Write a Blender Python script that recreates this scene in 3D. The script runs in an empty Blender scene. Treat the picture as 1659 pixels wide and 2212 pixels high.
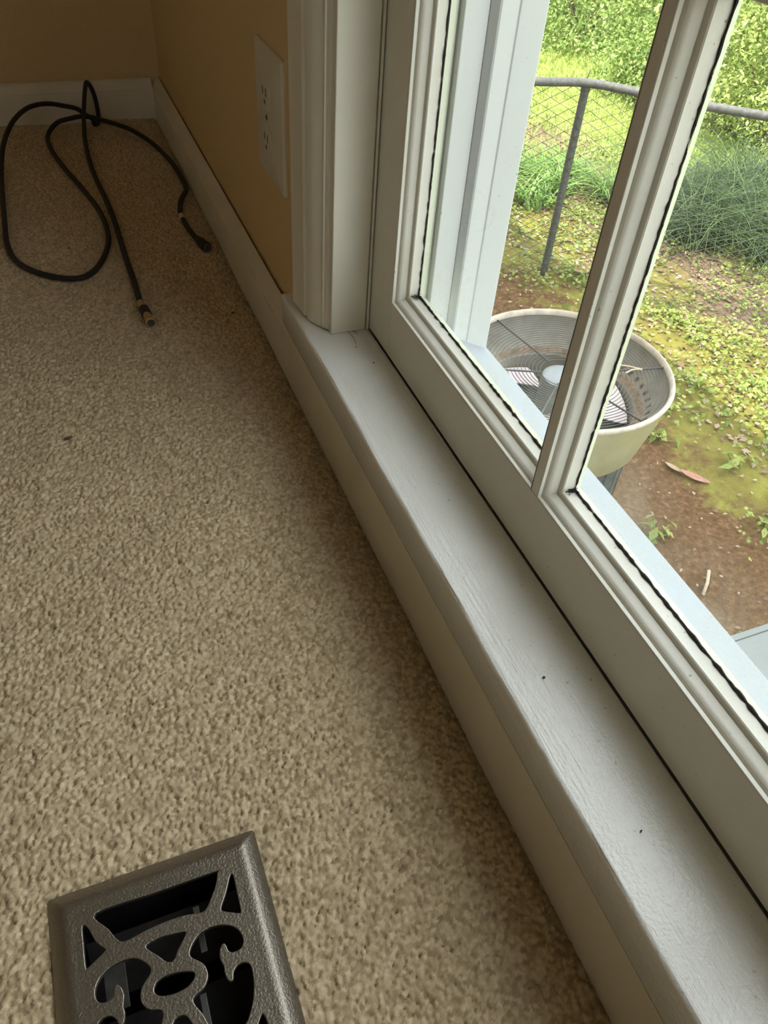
import bpy, bmesh, math, random
import numpy as np
from mathutils import Vector, Matrix

random.seed(7)
RNG = np.random.default_rng(11)
SC = bpy.context.scene
COL = SC.collection

# ------------------------------------------------------------------ camera
cam_d = bpy.data.cameras.new('camera')
cam_d.sensor_fit = 'AUTO'
cam_d.sensor_width = 36.0
cam_d.lens = 1645.82 * 36.0 / 2212.0
cam_d.clip_start = 0.02
cam_d.clip_end = 200
cam = bpy.data.objects.new('camera', cam_d)
COL.objects.link(cam)
cam.location = (0, 0, 0.5593)
cam.rotation_euler = (math.radians(45.34324623), math.radians(-3.72427344), math.radians(-21.35352858))
SC.camera = cam

# ------------------------------------------------------------------ sky, sun, exposure
W = bpy.data.worlds.new('sky')
SC.world = W
W.use_nodes = True
wn = W.node_tree
wn.nodes.clear()
w_out = wn.nodes.new('ShaderNodeOutputWorld')
w_bg = wn.nodes.new('ShaderNodeBackground')
w_sky = wn.nodes.new('ShaderNodeTexSky')
w_sky.sky_type = 'NISHITA'
w_sky.sun_disc = False
w_sky.sun_elevation = math.radians(62)
w_sky.sun_rotation = math.radians(250)
w_sky.dust_density = 3.0
w_sky.air_density = 1.0
w_mix = wn.nodes.new('ShaderNodeMixRGB')
w_mix.inputs[0].default_value = 0.80
w_mix.inputs[2].default_value = (5.4, 5.6, 5.6, 1)
wn.links.new(w_sky.outputs[0], w_mix.inputs[1])
wn.links.new(w_mix.outputs[0], w_bg.inputs[0])
wn.links.new(w_bg.outputs[0], w_out.inputs[0])
w_bg.inputs[1].default_value = SKY_STRENGTH = 0.60

sun_d = bpy.data.lights.new('sun', 'SUN')
sun_d.energy = 5.6
sun_d.angle = math.radians(0.6)
sun_d.color = (1.0, 0.94, 0.80)
sun = bpy.data.objects.new('sun', sun_d)
COL.objects.link(sun)
sun.location = (-3, 1, 9)
sun.rotation_euler = Vector((1.95, -0.25, -4.05)).to_track_quat('-Z', 'Y').to_euler()

SC.view_settings.view_transform = 'Standard'
SC.view_settings.look = 'None'
SC.view_settings.gamma = 1
SC.view_settings.use_curve_mapping = False
SC.view_settings.exposure = 0.55
SC.cycles.use_denoising = True
SC.cycles.max_bounces = 10
SC.cycles.diffuse_bounces = 6
SC.cycles.transparent_max_bounces = 12
SC.cycles.sample_clamp_indirect = 6.0
SC.cycles.caustics_reflective = False
SC.cycles.caustics_refractive = False


# ------------------------------------------------------------------ node material helpers
def newmat(name):
    m = bpy.data.materials.new(name)
    m.use_nodes = True
    nt = m.node_tree
    b = nt.nodes['Principled BSDF']
    return m, nt, b


def nd(nt, kind, **kw):
    n = nt.nodes.new(kind)
    for k, v in kw.items():
        if k.startswith('i_'):
            n.inputs[k[2:].replace('_', ' ')].default_value = v
        else:
            setattr(n, k, v)
    return n


def coords(nt, scale=(1, 1, 1), out='Object'):
    tc = nd(nt, 'ShaderNodeTexCoord')
    mp = nd(nt, 'ShaderNodeMapping')
    mp.inputs['Scale'].default_value = scale
    nt.links.new(tc.outputs[out], mp.inputs['Vector'])
    return mp.outputs[0]


def noise(nt, vec, scale, detail=4, rough=0.55):
    n = nd(nt, 'ShaderNodeTexNoise')
    n.inputs['Scale'].default_value = scale
    n.inputs['Detail'].default_value = detail
    n.inputs['Roughness'].default_value = rough
    nt.links.new(vec, n.inputs['Vector'])
    return n.outputs[0]


def ramp(nt, fac, stops, interp='LINEAR'):
    r = nd(nt, 'ShaderNodeValToRGB')
    r.color_ramp.interpolation = interp
    els = r.color_ramp.elements
    while len(els) < len(stops):
        els.new(0.5)
    for e, (p, c) in zip(els, stops):
        e.position = p
        e.color = (c[0], c[1], c[2], 1) if not isinstance(c, (int, float)) else (c, c, c, 1)
    nt.links.new(fac, r.inputs[0])
    return r.outputs[0]


def mixc(nt, fac, a, b, mode='MIX'):
    n = nd(nt, 'ShaderNodeMixRGB', blend_type=mode)
    for i, v in ((0, fac), (1, a), (2, b)):
        if hasattr(v, 'is_linked') or hasattr(v, 'links'):
            nt.links.new(v, n.inputs[i])
        elif isinstance(v, (int, float)):
            n.inputs[i].default_value = v
        else:
            n.inputs[i].default_value = (v[0], v[1], v[2], 1)
    return n.outputs[0]


def bump(nt, b, height, strength=0.3, dist=0.001):
    n = nd(nt, 'ShaderNodeBump')
    n.inputs['Strength'].default_value = strength
    n.inputs['Distance'].default_value = dist
    nt.links.new(height, n.inputs['Height'])
    nt.links.new(n.outputs[0], b.inputs['Normal'])
    return n


def paint(name, col, rough=0.38, streak=None, streak_k=0.3, dirt=0.25, speck=0.0, spec=0.5, coat=0.0):
    """white semi-gloss trim paint: brush marks, faint grime, dust specks"""
    m, nt, b = newmat(name)
    v = coords(nt)
    n1 = noise(nt, v, 9, 5, 0.6)
    c = mixc(nt, ramp(nt, n1, [(0.40, 0.0), (0.75, dirt)]), col, (col[0] * .80, col[1] * .77, col[2] * .66))
    if speck > 0:
        n2 = noise(nt, v, 260, 2, 0.5)
        n3 = noise(nt, v, 14, 2, 0.5)
        s = mixc(nt, 1.0, ramp(nt, n2, [(0.70, 0.0), (0.76, speck)]), ramp(nt, n3, [(0.35, 0.15), (0.65, 1.0)]), 'MULTIPLY')
        c = mixc(nt, s, c, (0.10, 0.08, 0.06))
    nt.links.new(c, b.inputs['Base Color'])
    b.inputs['Roughness'].default_value = rough
    b.inputs['Specular IOR Level'].default_value = spec
    b.inputs['Coat Weight'].default_value = coat
    b.inputs['Coat Roughness'].default_value = 0.15
    if streak:
        vs = coords(nt, streak)
        h = noise(nt, vs, 1.0, 3, 0.6)
        hm = mixc(nt, 1.0, h, ramp(nt, noise(nt, v, 5, 2), [(0.42, 0.12), (0.60, 1.0)]), 'MULTIPLY')
        hb = mixc(nt, 0.35, hm, noise(nt, v, 420, 2))
        bump(nt, b, hb, streak_k, 0.0016)
    else:
        bump(nt, b, noise(nt, v, 350, 3), streak_k, 0.0006)
    return m


def plain(name, col, rough=0.5, metal=0.0, nscale=60, var=0.15, bk=0.15, bdist=0.0006):
    m, nt, b = newmat(name)
    v = coords(nt)
    n = noise(nt, v, nscale, 4)
    c = mixc(nt, ramp(nt, n, [(0.3, 0.0), (0.7, 1.0)]), [x * (1 - var) for x in col], [min(1, x * (1 + var)) for x in col])
    nt.links.new(c, b.inputs['Base Color'])
    b.inputs['Roughness'].default_value = rough
    b.inputs['Metallic'].default_value = metal
    if bk:
        bump(nt, b, n, bk, bdist)
    return m


def foliage(name, dark, mid, light, trans=0.35, rough=0.45):
    m, nt, b = newmat(name)
    g = nd(nt, 'ShaderNodeNewGeometry')
    c = ramp(nt, g.outputs['Random Per Island'], [(0.0, dark), (0.5, mid), (1.0, light)])
    nt.links.new(c, b.inputs['Base Color'])
    b.inputs['Roughness'].default_value = rough
    b.inputs['Specular IOR Level'].default_value = 0.35
    tr = nd(nt, 'ShaderNodeBsdfTranslucent')
    nt.links.new(c, tr.inputs['Color'])
    mx = nd(nt, 'ShaderNodeMixShader')
    mx.inputs[0].default_value = trans
    out = nt.nodes['Material Output']
    nt.links.new(b.outputs[0], mx.inputs[1])
    nt.links.new(tr.outputs[0], mx.inputs[2])
    nt.links.new(mx.outputs[0], out.inputs[0])
    return m


# ------------------------------------------------------------------ mesh helpers
class MB:
    def __init__(s):
        s.v = []
        s.f = []

    def add(s, verts, faces):
        o = len(s.v)
        s.v += [tuple(p) for p in verts]
        s.f += [tuple(i + o for i in f) for f in faces]
        return s

    def box(s, x0, x1, y0, y1, z0, z1):
        v = [(x, y, z) for x in (x0, x1) for y in (y0, y1) for z in (z0, z1)]
        return s.add(v, [(0, 1, 3, 2), (4, 6, 7, 5), (0, 4, 5, 1), (2, 3, 7, 6), (0, 2, 6, 4), (1, 5, 7, 3)])

    def prism(s, prof, axis, a0, a1, cap=True):
        """extrude a closed 2-D profile along an axis; prof is in the other two axes, in x,y,z order"""
        n = len(prof)
        vs = []
        for a in (a0, a1):
            for p in prof:
                q = list(p)
                q.insert(axis, a)
                vs.append(q)
        fs = [(i, (i + 1) % n, n + (i + 1) % n, n + i) for i in range(n)]
        if cap:
            fs += [tuple(range(n - 1, -1, -1)), tuple(range(n, 2 * n))]
        return s.add(vs, fs)

    def tube(s, pts, r, n=8, cap=True):
        pts = [Vector(p) for p in pts]
        m = len(pts)
        rr = r if hasattr(r, '__len__') else [r] * m
        up = None
        rings = []
        for i, p in enumerate(pts):
            t = (pts[min(i + 1, m - 1)] - pts[max(i - 1, 0)])
            if t.length < 1e-9:
                t = Vector((0, 0, 1))
            t.normalize()
            if up is None:
                up = t.orthogonal().normalized()
            else:
                up = (up - t * up.dot(t))
                up = up.normalized() if up.length > 1e-6 else t.orthogonal().normalized()
            b = t.cross(up)
            rings.append([p + (up * math.cos(2 * math.pi * k / n) + b * math.sin(2 * math.pi * k / n)) * rr[i] for k in range(n)])
        vs = [q for ring in rings for q in ring]
        fs = [(i * n + k, i * n + (k + 1) % n, (i + 1) * n + (k + 1) % n, (i + 1) * n + k) for i in range(m - 1) for k in range(n)]
        if cap:
            fs += [tuple(range(n - 1, -1, -1)), tuple(range((m - 1) * n, m * n))]
        return s.add(vs, fs)

    def lathe(s, prof, n=48, c=(0, 0, 0), closed=False):
        """prof: list of (r, z)"""
        vs = [(c[0] + r * math.cos(2 * math.pi * k / n), c[1] + r * math.sin(2 * math.pi * k / n), c[2] + z) for r, z in prof for k in range(n)]
        m = len(prof)
        rng = range(m) if closed else range(m - 1)
        fs = [(i * n + k, i * n + (k + 1) % n, ((i + 1) % m) * n + (k + 1) % n, ((i + 1) % m) * n + k) for i in rng for k in range(n)]
        return s.add(vs, fs)

    def build(s, name, mat, parent=None, smooth=None, bevel=0.0, seg=2):
        me = bpy.data.meshes.new(name)
        me.from_pydata(s.v, [], s.f)
        bm = bmesh.new()
        bm.from_mesh(me)
        bmesh.ops.recalc_face_normals(bm, faces=bm.faces)
        if bevel > 0:
            ed = [e for e in bm.edges if len(e.link_faces) == 2 and e.calc_face_angle(0) > 0.6]
            bmesh.ops.bevel(bm, geom=ed, offset=bevel, segments=seg, affect='EDGES', profile=0.5)
        bm.to_mesh(me)
        bm.free()
        return link(name, me, mat, parent, smooth)


def link(name, me, mat, parent=None, smooth=None):
    o = bpy.data.objects.new(name, me)
    COL.objects.link(o)
    if mat:
        me.materials.append(mat)
    if parent:
        o.parent = parent
    if smooth is not None:
        for p in me.polygons:
            p.use_smooth = True
        if smooth < 3.1:
            me.set_sharp_from_angle(angle=smooth)
    return o


def quads_mesh(name, V, nper, mat, parent=None, smooth=False):
    """V: (n*nper,3) numpy array; every nper verts form one polygon"""
    V = np.asarray(V, np.float32)
    n = len(V) // nper
    me = bpy.data.meshes.new(name)
    me.vertices.add(len(V))
    me.vertices.foreach_set('co', V.ravel())
    me.loops.add(len(V))
    me.loops.foreach_set('vertex_index', np.arange(len(V), dtype=np.int32))
    me.polygons.add(n)
    me.polygons.foreach_set('loop_start', np.arange(0, len(V), nper, dtype=np.int32))
    me.polygons.foreach_set('loop_total', np.full(n, nper, np.int32))
    me.update(calc_edges=True)
    me.validate()
    return link(name, me, mat, parent, None)


def strips_mesh(name, P, mat, parent=None):
    """P: (n, m, 2, 3): n ribbons of m cross-pairs"""
    n, m = P.shape[:2]
    V = P.reshape(-1, 3).astype(np.float32)
    base = (np.arange(n) * m * 2)[:, None] + (np.arange(m - 1) * 2)[None, :]
    F = np.stack([base, base + 1, base + 3, base + 2], -1).reshape(-1, 4).astype(np.int32)
    me = bpy.data.meshes.new(name)
    me.vertices.add(len(V))
    me.vertices.foreach_set('co', V.ravel())
    me.loops.add(F.size)
    me.loops.foreach_set('vertex_index', F.ravel())
    me.polygons.add(len(F))
    me.polygons.foreach_set('loop_start', np.arange(0, F.size, 4, dtype=np.int32))
    me.polygons.foreach_set('loop_total', np.full(len(F), 4, np.int32))
    me.update(calc_edges=True)
    me.validate()
    return link(name, me, mat, parent, math.pi)


def empty(name, loc=(0, 0, 0), rz=0.0):
    o = bpy.data.objects.new(name, None)
    o.empty_display_size = 0.05
    COL.objects.link(o)
    o.location = loc
    o.rotation_euler = (0, 0, rz)
    return o


def tag(o, label=None, cat=None, group=None, kind=None):
    if label:
        o['label'] = label
    if cat:
        o['category'] = cat
    if group:
        o['group'] = group
    if kind:
        o['kind'] = kind
    return o


def struct(o, label, cat):
    return tag(o, label, cat, kind='structure')


def smooth_path(pts, sub=8):
    """Catmull-Rom"""
    P = [Vector(p) for p in pts]
    P = [P[0] * 2 - P[1]] + P + [P[-1] * 2 - P[-2]]
    out = []
    for i in range(1, len(P) - 2):
        a, b, c, d = P[i - 1:i + 3]
        for k in range(sub):
            t = k / sub
            out.append(0.5 * ((2 * b) + (c - a) * t + (2 * a - 5 * b + 4 * c - d) * t * t + (3 * b - a - 3 * c + d) * t ** 3))
    out.append(P[-2])
    return out


# ------------------------------------------------------------------ materials
TRIM = (0.76, 0.735, 0.63)
M_trim = paint('trim_paint', TRIM, 0.42, None, 0.12, 0.35)
M_base = paint('baseboard_paint', (0.68, 0.63, 0.50), 0.45, None, 0.12, 0.5, 0.5)
M_stool = paint('stool_paint', (0.80, 0.80, 0.76), 0.19, (430, 13, 430), 0.8, 0.25, 0.45, 0.6, 0.0)
M_sash = paint('sash_paint', (0.74, 0.725, 0.63), 0.40, (300, 300, 20), 0.14, 0.4, 0.5)
M_moulding = paint('sash_moulding_paint', (0.80, 0.79, 0.71), 0.38, None, 0.2, 0.75, 0.7)
M_ext = paint('exterior_white_paint', (0.53, 0.55, 0.54), 0.55, None, 0.15, 0.12, 0.75)
M_sill_sky = paint('outer_sill_sky_tint', (0.30, 0.325, 0.37), 0.55, None, 0.15, 0.08, 0.75)  # exterior white with the blue of the sky light put into its colour
M_putty = paint('putty_paint', (0.50, 0.52, 0.42), 0.6, None, 0.5, 0.9, 0.9)
M_mould = plain('black_mould', (0.018, 0.014, 0.012), 0.85, 0, 900, 0.5, 0.6, 0.001)
M_wall = plain('tan_wall_paint', (0.66, 0.485, 0.25), 0.75, 0, 380, 0.04, 0.25, 0.0008)
M_ceiling = plain('ceiling_paint', (0.78, 0.76, 0.70), 0.8, 0, 120, 0.03, 0.3)
M_siding = plain('siding_paint', (0.62, 0.58, 0.50), 0.7, 0, 40, 0.08, 0.2)
M_plate = plain('outlet_plastic', (0.66, 0.63, 0.51), 0.35, 0, 40, 0.03, 0.0)
M_slot = plain('outlet_slot_dark', (0.06, 0.055, 0.045), 0.7, 0, 40, 0.1, 0)
M_iron = plain('register_enamel', (0.26, 0.233, 0.19), 0.28, 0.8, 620, 0.10, 0.45, 0.0010)
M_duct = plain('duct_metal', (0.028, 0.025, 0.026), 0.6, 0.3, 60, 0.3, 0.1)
M_damper = plain('damper_metal', (0.13, 0.13, 0.12), 0.5, 0.6, 90, 0.3, 0.15)
M_rubber = plain('cable_rubber', (0.012, 0.012, 0.013), 0.5, 0, 800, 0.4, 0.9, 0.002)
M_brass = plain('brass', (0.55, 0.42, 0.22), 0.42, 0.7, 200, 0.15, 0.1)
M_pale = plain('pale_ferrule', (0.62, 0.50, 0.36), 0.5, 0.2, 200, 0.1, 0.1)
M_crumb = plain('dry_crumb', (0.10, 0.06, 0.035), 0.9, 0, 300, 0.3, 0.4)


def glass_mat():
    m, nt, b = newmat('dusty_window_glass')
    out = nt.nodes['Material Output']
    tr = nd(nt, 'ShaderNodeBsdfTransparent')
    tr.inputs[0].default_value = (0.985, 0.995, 0.985, 1)
    gl = nd(nt, 'ShaderNodeBsdfGlossy')
    gl.inputs['Roughness'].default_value = 0.02
    lw = nd(nt, 'ShaderNodeLayerWeight')
    lw.inputs[0].default_value = 0.5
    pw = nd(nt, 'ShaderNodeMath', operation='POWER')
    nt.links.new(lw.outputs['Facing'], pw.inputs[0])
    pw.inputs[1].default_value = 5.0
    fr = nd(nt, 'ShaderNodeMath', operation='MULTIPLY_ADD')
    nt.links.new(pw.outputs[0], fr.inputs[0])
    fr.inputs[1].default_value = 0.85
    fr.inputs[2].default_value = 0.025
    m1 = nd(nt, 'ShaderNodeMixShader')
    nt.links.new(fr.outputs[0], m1.inputs[0])
    nt.links.new(tr.outputs[0], m1.inputs[1])
    nt.links.new(gl.outputs[0], m1.inputs[2])
    # grime: thin film, thicker in the bottom corners of each pane
    df = nd(nt, 'ShaderNodeBsdfTranslucent')
    df.inputs[0].default_value = (0.72, 0.72, 0.64, 1)
    df2 = nd(nt, 'ShaderNodeBsdfDiffuse')
    df2.inputs[0].default_value = (0.72, 0.72, 0.64, 1)
    dd = nd(nt, 'ShaderNodeMixShader')
    nt.links.new(df.outputs[0], dd.inputs[1])
    nt.links.new(df2.outputs[0], dd.inputs[2])
    v = coords(nt)
    sx = nd(nt, 'ShaderNodeSeparateXYZ')
    nt.links.new(v, sx.inputs[0])
    zr = nd(nt, 'ShaderNodeMapRange')
    zr.inputs['From Min'].default_value = 0.182
    zr.inputs['From Max'].default_value = 0.265
    zr.inputs['To Min'].default_value = 1.0
    zr.inputs['To Max'].default_value = 0.0
    nt.links.new(sx.outputs[2], zr.inputs[0])
    patch = ramp(nt, noise(nt, v, 16, 3, 0.5), [(0.38, 0.0), (0.72, 1.0)])
    a = mixc(nt, 1.0, patch, zr.outputs[0], 'MULTIPLY')
    fine = ramp(nt, noise(nt, v, 900, 2), [(0.45, 0.35), (0.7, 1.0)])
    a = mixc(nt, 1.0, a, fine, 'MULTIPLY')
    fac = nd(nt, 'ShaderNodeMath', operation='MULTIPLY_ADD')
    nt.links.new(a, fac.inputs[0])
    fac.inputs[1].default_value = 0.42
    fac.inputs[2].default_value = 0.012
    m2 = nd(nt, 'ShaderNodeMixShader')
    nt.links.new(fac.outputs[0], m2.inputs[0])
    nt.links.new(m1.outputs[0], m2.inputs[1])
    nt.links.new(dd.outputs[0], m2.inputs[2])
    nt.links.new(m2.outputs[0], out.inputs[0])
    return m


M_glass = glass_mat()


def carpet_mat():
    m, nt, b = newmat('cut_pile_carpet')
    v = coords(nt)
    at = nd(nt, 'ShaderNodeAttribute', attribute_name='tuft')
    c = ramp(nt, at.outputs['Fac'], [(0.0, (0.36, 0.27, 0.16)), (0.5, (0.56, 0.44, 0.275)), (1.0, (0.74, 0.61, 0.41))])
    big = ramp(nt, noise(nt, v, 7, 3), [(0.35, 0.0), (0.7, 0.35)])
    c = mixc(nt, big, c, (0.44, 0.345, 0.23))
    # soil band where the pile meets the baseboard
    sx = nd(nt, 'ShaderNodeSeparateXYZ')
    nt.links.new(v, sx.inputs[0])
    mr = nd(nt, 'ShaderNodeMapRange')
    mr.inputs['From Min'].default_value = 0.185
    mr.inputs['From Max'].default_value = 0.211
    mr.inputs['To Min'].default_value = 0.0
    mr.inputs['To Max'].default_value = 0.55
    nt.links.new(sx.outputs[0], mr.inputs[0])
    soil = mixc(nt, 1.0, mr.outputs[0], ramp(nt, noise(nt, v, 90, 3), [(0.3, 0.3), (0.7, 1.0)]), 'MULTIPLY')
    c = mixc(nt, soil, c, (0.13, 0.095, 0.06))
    nt.links.new(c, b.inputs['Base Color'])
    b.inputs['Roughness'].default_value = 0.95
    b.inputs['Specular IOR Level'].default_value = 0.1
    b.inputs['Sheen Weight'].default_value = 0.12
    bump(nt, b, noise(nt, v, 1300, 3), 0.5, 0.0012)
    return m


M_carpet = carpet_mat()

# ================================================================== ROOM SHELL
XW, YF = 0.232, 1.762          # inner faces of the window wall and the far wall
XL, YN, ZC = -3.1, -2.6, 2.44
WY0, WY1, WZ0, WZ1 = -0.328, 0.7125, 0.07, 1.66   # rough window opening


def build_floor():
    x0, x1, y0, y1 = -0.47, 0.2122, -0.085, 1.7475
    rx0, rx1, ry0, ry1 = -0.1085, 0.0265, -0.050, 0.2340      # hole for the register
    xs = np.linspace(x0, x1, 520)
    ys = [y0]
    while ys[-1] < y1:
        y = ys[-1]
        ys.append(y + 0.00132 + 0.0011 * max(0, min(1, (y - 0.35) / 0.9)))
    ys = np.array(ys)
    ys[-1] = y1
    X, Y = np.meshgrid(xs, ys, indexing='ij')
    X = X + RNG.uniform(-4e-4, 4e-4, X.shape)
    Y = Y + RNG.uniform(-4e-4, 4e-4, Y.shape)
    S = 0.0030
    gx = np.floor(X / S).astype(int)
    gy = np.floor(Y / S).astype(int)
    best = np.full(X.shape, 9.0)
    hgt = np.zeros(X.shape)
    tuft = np.zeros(X.shape)

    def hsh(a, b, k):
        t = np.sin(a * 12.9898 + b * 78.233 + k * 37.719) * 43758.5453
        return t - np.floor(t)
    for dx in (-1, 0, 1):
        for dy in (-1, 0, 1):
            cx, cy = gx + dx, gy + dy
            px = (cx + hsh(cx, cy, 1)) * S
            py = (cy + hsh(cx, cy, 2)) * S
            d = np.hypot(X - px, Y - py) / S
            top = 0.55 + 0.45 * hsh(cx, cy, 3)
            tid = hsh(cx, cy, 5)
            best_new = d < best
            hgt = np.where(best_new, top, hgt)
            tuft = np.where(best_new, tid, tuft)
            best = np.minimum(best, d)
    Z = hgt * np.sqrt(np.clip(1 - (best / 0.90) ** 2, 0, 1)) * 0.0050
    wave = 0.0008 * np.sin(X * 31 + 2 * np.sin(Y * 17)) + 0.0008 * np.sin(Y * 23 + 1.3 * np.sin(X * 29))
    e = np.clip((X - 0.200) / 0.012, 0, 1)
    Z = Z - 0.0038 + wave - 0.0035 * e * e
    nx, ny = X.shape
    V = np.stack([X, Y, Z], -1).reshape(-1, 3)
    idx = np.arange(nx * ny).reshape(nx, ny)
    F = np.stack([idx[:-1, :-1], idx[1:, :-1], idx[1:, 1:], idx[:-1, 1:]], -1)
    cx = (xs[:-1] + xs[1:])[:, None] / 2
    cy = (ys[:-1] + ys[1:])[None, :] / 2
    keep = ~((cx > rx0) & (cx < rx1) & (cy > ry0) & (cy < ry1))
    F = F[keep]
    # the rest of the room's carpet, out of the photo
    zo = -0.001
    R = [(XL, x0, YN, YF), (x0, XW, YN, y0), (x0, XW, y1, YF), (x1, XW, y0, y1)]
    ev, ef = [], []
    o = len(V)
    for a, b, c, d in R:
        ev += [(a, c, zo), (b, c, zo), (b, d, zo), (a, d, zo)]
        ef.append((o, o + 1, o + 2, o + 3))
        o += 4
    V = np.vstack([V, np.array(ev)]).astype(np.float32)
    F = np.vstack([F, np.array(ef)]).astype(np.int32)
    me = bpy.data.meshes.new('floor')
    me.vertices.add(len(V))
    me.vertices.foreach_set('co', V.ravel())
    me.loops.add(F.size)
    me.loops.foreach_set('vertex_index', F.ravel())
    me.polygons.add(len(F))
    me.polygons.foreach_set('loop_start', np.arange(0, F.size, 4, dtype=np.int32))
    me.polygons.foreach_set('loop_total', np.full(len(F), 4, np.int32))
    me.update(calc_edges=True)
    at = me.attributes.new('tuft', 'FLOAT', 'POINT')
    at.data.foreach_set('value', np.concatenate([tuft.ravel(), np.full(len(ev), 0.5)]).astype(np.float32))
    return struct(link('floor', me, M_carpet, None, math.pi), 'beige cut pile carpet covering the room floor', 'floor')


build_floor()

# window wall around the opening, far wall, the walls behind the camera, the ceiling
mb = MB()
T = 0.345
mb.box(XW, T, WY1, YF + 0.12, -0.3, ZC)
mb.box(XW, T, YN - 0.12, WY0, -0.3, ZC)
mb.box(XW, T, WY0, WY1, -0.3, WZ0)
mb.box(XW, T, WY0, WY1, WZ1, ZC)
struct(mb.build('wall_right', M_wall), 'tan painted wall with the window in it', 'wall')
struct(MB().box(XL, XW, YF, YF + 0.12, -0.3, ZC).build('wall_far', M_wall), 'tan painted wall at the far end of the carpet', 'wall')




# unseen openings added behind the camera and across the room for weak fill light
def holed_wall(axis, p0, p1, u0, u1, a, b, z0, z1, name):
    m = MB()
    for q0, q1, h0, h1 in ((u0, a, -0.3, ZC), (b, u1, -0.3, ZC), (a, b, -0.3, z0), (a, b, z1, ZC)):
        if axis == 'y':
            m.box(q0, q1, p0, p1, h0, h1)
        else:
            m.box(p0, p1, q0, q1, h0, h1)
    return m.build(name, M_wall)


struct(holed_wall('y', YN - 0.12, YN, XL, XW, -1.40, -0.60, 1.10, 1.90, 'wall_near'), 'tan wall behind the camera with an unseen opening added for fill light', 'wall')
struct(holed_wall('x', XL - 0.12, XL, YN - 0.12, YF + 0.12, -0.30, 0.10, 1.20, 1.62, 'wall_left'), 'tan wall across the room with an unseen opening added for fill light', 'wall')
struct(MB().box(XL - 0.12, T, YN - 0.12, YF + 0.12, ZC, ZC + 0.1).build('ceiling', M_ceiling), 'off white ceiling above the room', 'ceiling')

# outside of the house: cladding below and around the window, roof with its eave
mb = MB()
T2 = 0.372
mb.box(T, T2, 0.72, 6.0, -1.6, 2.6)
mb.box(T, T2, -6.0, WY0 - 0.02, -1.6, 2.6)
mb.box(T, T2, WY0 - 0.02, 0.72, -1.6, 0.072)
mb.box(T, T2, WY0 - 0.02, 0.72, WZ1 + 0.02, 2.6)
struct(mb.build('wall_outer', M_siding), 'painted siding on the outside of the house wall', 'wall')
mb = MB()
mb.prism([(-4.2, 2.66), (0.62, 2.66), (0.62, 2.56), (0.60, 2.56), (0.60, 2.60), (-4.2, 2.60)], 1, -6.0, 6.0)
struct(mb.build('roof', M_siding), 'flat eave of the roof overhanging the window wall', 'roof')

# ------------------------------------------------------------------ baseboards
BP = [(0.2282, -0.012), (0.2116, -0.012), (0.2116, 0.0515), (0.2124, 0.0535), (0.2146, 0.0545), (0.2150, 0.0562),
      (0.2168, 0.0610), (0.2200, 0.0662), (0.2245, 0.0700), (0.2268, 0.0711), (0.2282, 0.0715)]
mb = MB()
mb.prism(BP, 1, 0.783, YF)
mb.prism([(0.2305, -0.012), (0.2116, -0.012), (0.2116, 0.0705), (0.2305, 0.0705)], 1, YN, 0.783)
struct(mb.build('baseboard_right', M_base, None, 0.5), 'white painted baseboard under the window wall', 'baseboard')
mb = MB()
dx = XW - YF
FP = [(p[0] - dx, p[1]) for p in BP]
mb.prism(FP, 0, XL, 0.2118)
struct(mb.build('baseboard_far', M_base, None, 0.5), 'white painted baseboard along the far wall', 'baseboard')

# ------------------------------------------------------------------ stool (inside window sill board)
ST = [(0.2812, 0.072), (0.2122, 0.072), (0.2110, 0.0732), (0.2106, 0.1060)]
for k in range(1, 9):
    a = math.pi - k / 8 * math.pi / 2
    ST.append((0.2144 + 0.0038 * math.cos(a), 0.1064 + 0.0038 * math.sin(a)))
ST += [(0.2480, 0.1104), (0.2804, 0.1106), (0.2812, 0.1102)]


def stool():
    m = MB()
    ys = np.linspace(-0.40, 0.786, 160)
    n = len(ST)
    vs = []
    for i, y in enumerate(ys):
        for j, (x, z) in enumerate(ST):
            dent = 0.0
            if 3 <= j <= 8:      # small dents and waves along the nosing
                dent = 0.00035 * math.sin(y * 23) + 0.00025 * math.sin(y * 61 + 1) + 0.0009 * max(0, 1 - abs(y - 0.176) / 0.006) + 0.0007 * max(0, 1 - abs(y - 0.105) / 0.006)
            vs.append((x + dent, y, z - dent * 0.6))
    fs = [(i * n + j, i * n + (j + 1) % n, (i + 1) * n + (j + 1) % n, (i + 1) * n + j) for i in range(len(ys) - 1) for j in range(n)]
    fs += [tuple(range(n)), tuple(range((len(ys) - 1) * n, len(ys) * n))[::-1]]
    m.add(vs, fs)
    return m.build('trim_1', M_stool, None, 0.9)


struct(stool(), 'glossy white window stool running the length of the window', 'window stool')

# ------------------------------------------------------------------ casing beside the window
CP = [(0.232, 0.766), (0.2195, 0.766), (0.2180, 0.7645), (0.2176, 0.7610), (0.2186, 0.7585), (0.2190, 0.7560), (0.2204, 0.7350),
      (0.2206, 0.7310), (0.2232, 0.7296), (0.2236, 0.7262), (0.2222, 0.7240), (0.2230, 0.7190), (0.2262, 0.7120),
      (0.2300, 0.7062), (0.2312, 0.7045), (0.2338, 0.7040), (0.2340, 0.7005), (0.2350, 0.6978), (0.2366, 0.6966), (0.2400, 0.6962), (0.2400, 0.7005), (0.232, 0.7005)]
mb = MB()
mb.prism(CP, 2, 0.1118, 1.74)
struct(mb.build('trim_2', M_trim, None, 0.55), 'white moulded casing left of the window', 'casing')
mb = MB()
mb.prism([(x, 0.392 - y) for x, y in CP][::-1], 2, 0.1118, 1.74)
struct(mb.build('trim_3', M_trim, None, 0.55), 'white moulded casing on the near side of the window', 'casing')
mb = MB()
mb.box(0.2185, 0.2366, WY0 - 0.06, 0.766, 1.65, 1.74)
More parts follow.
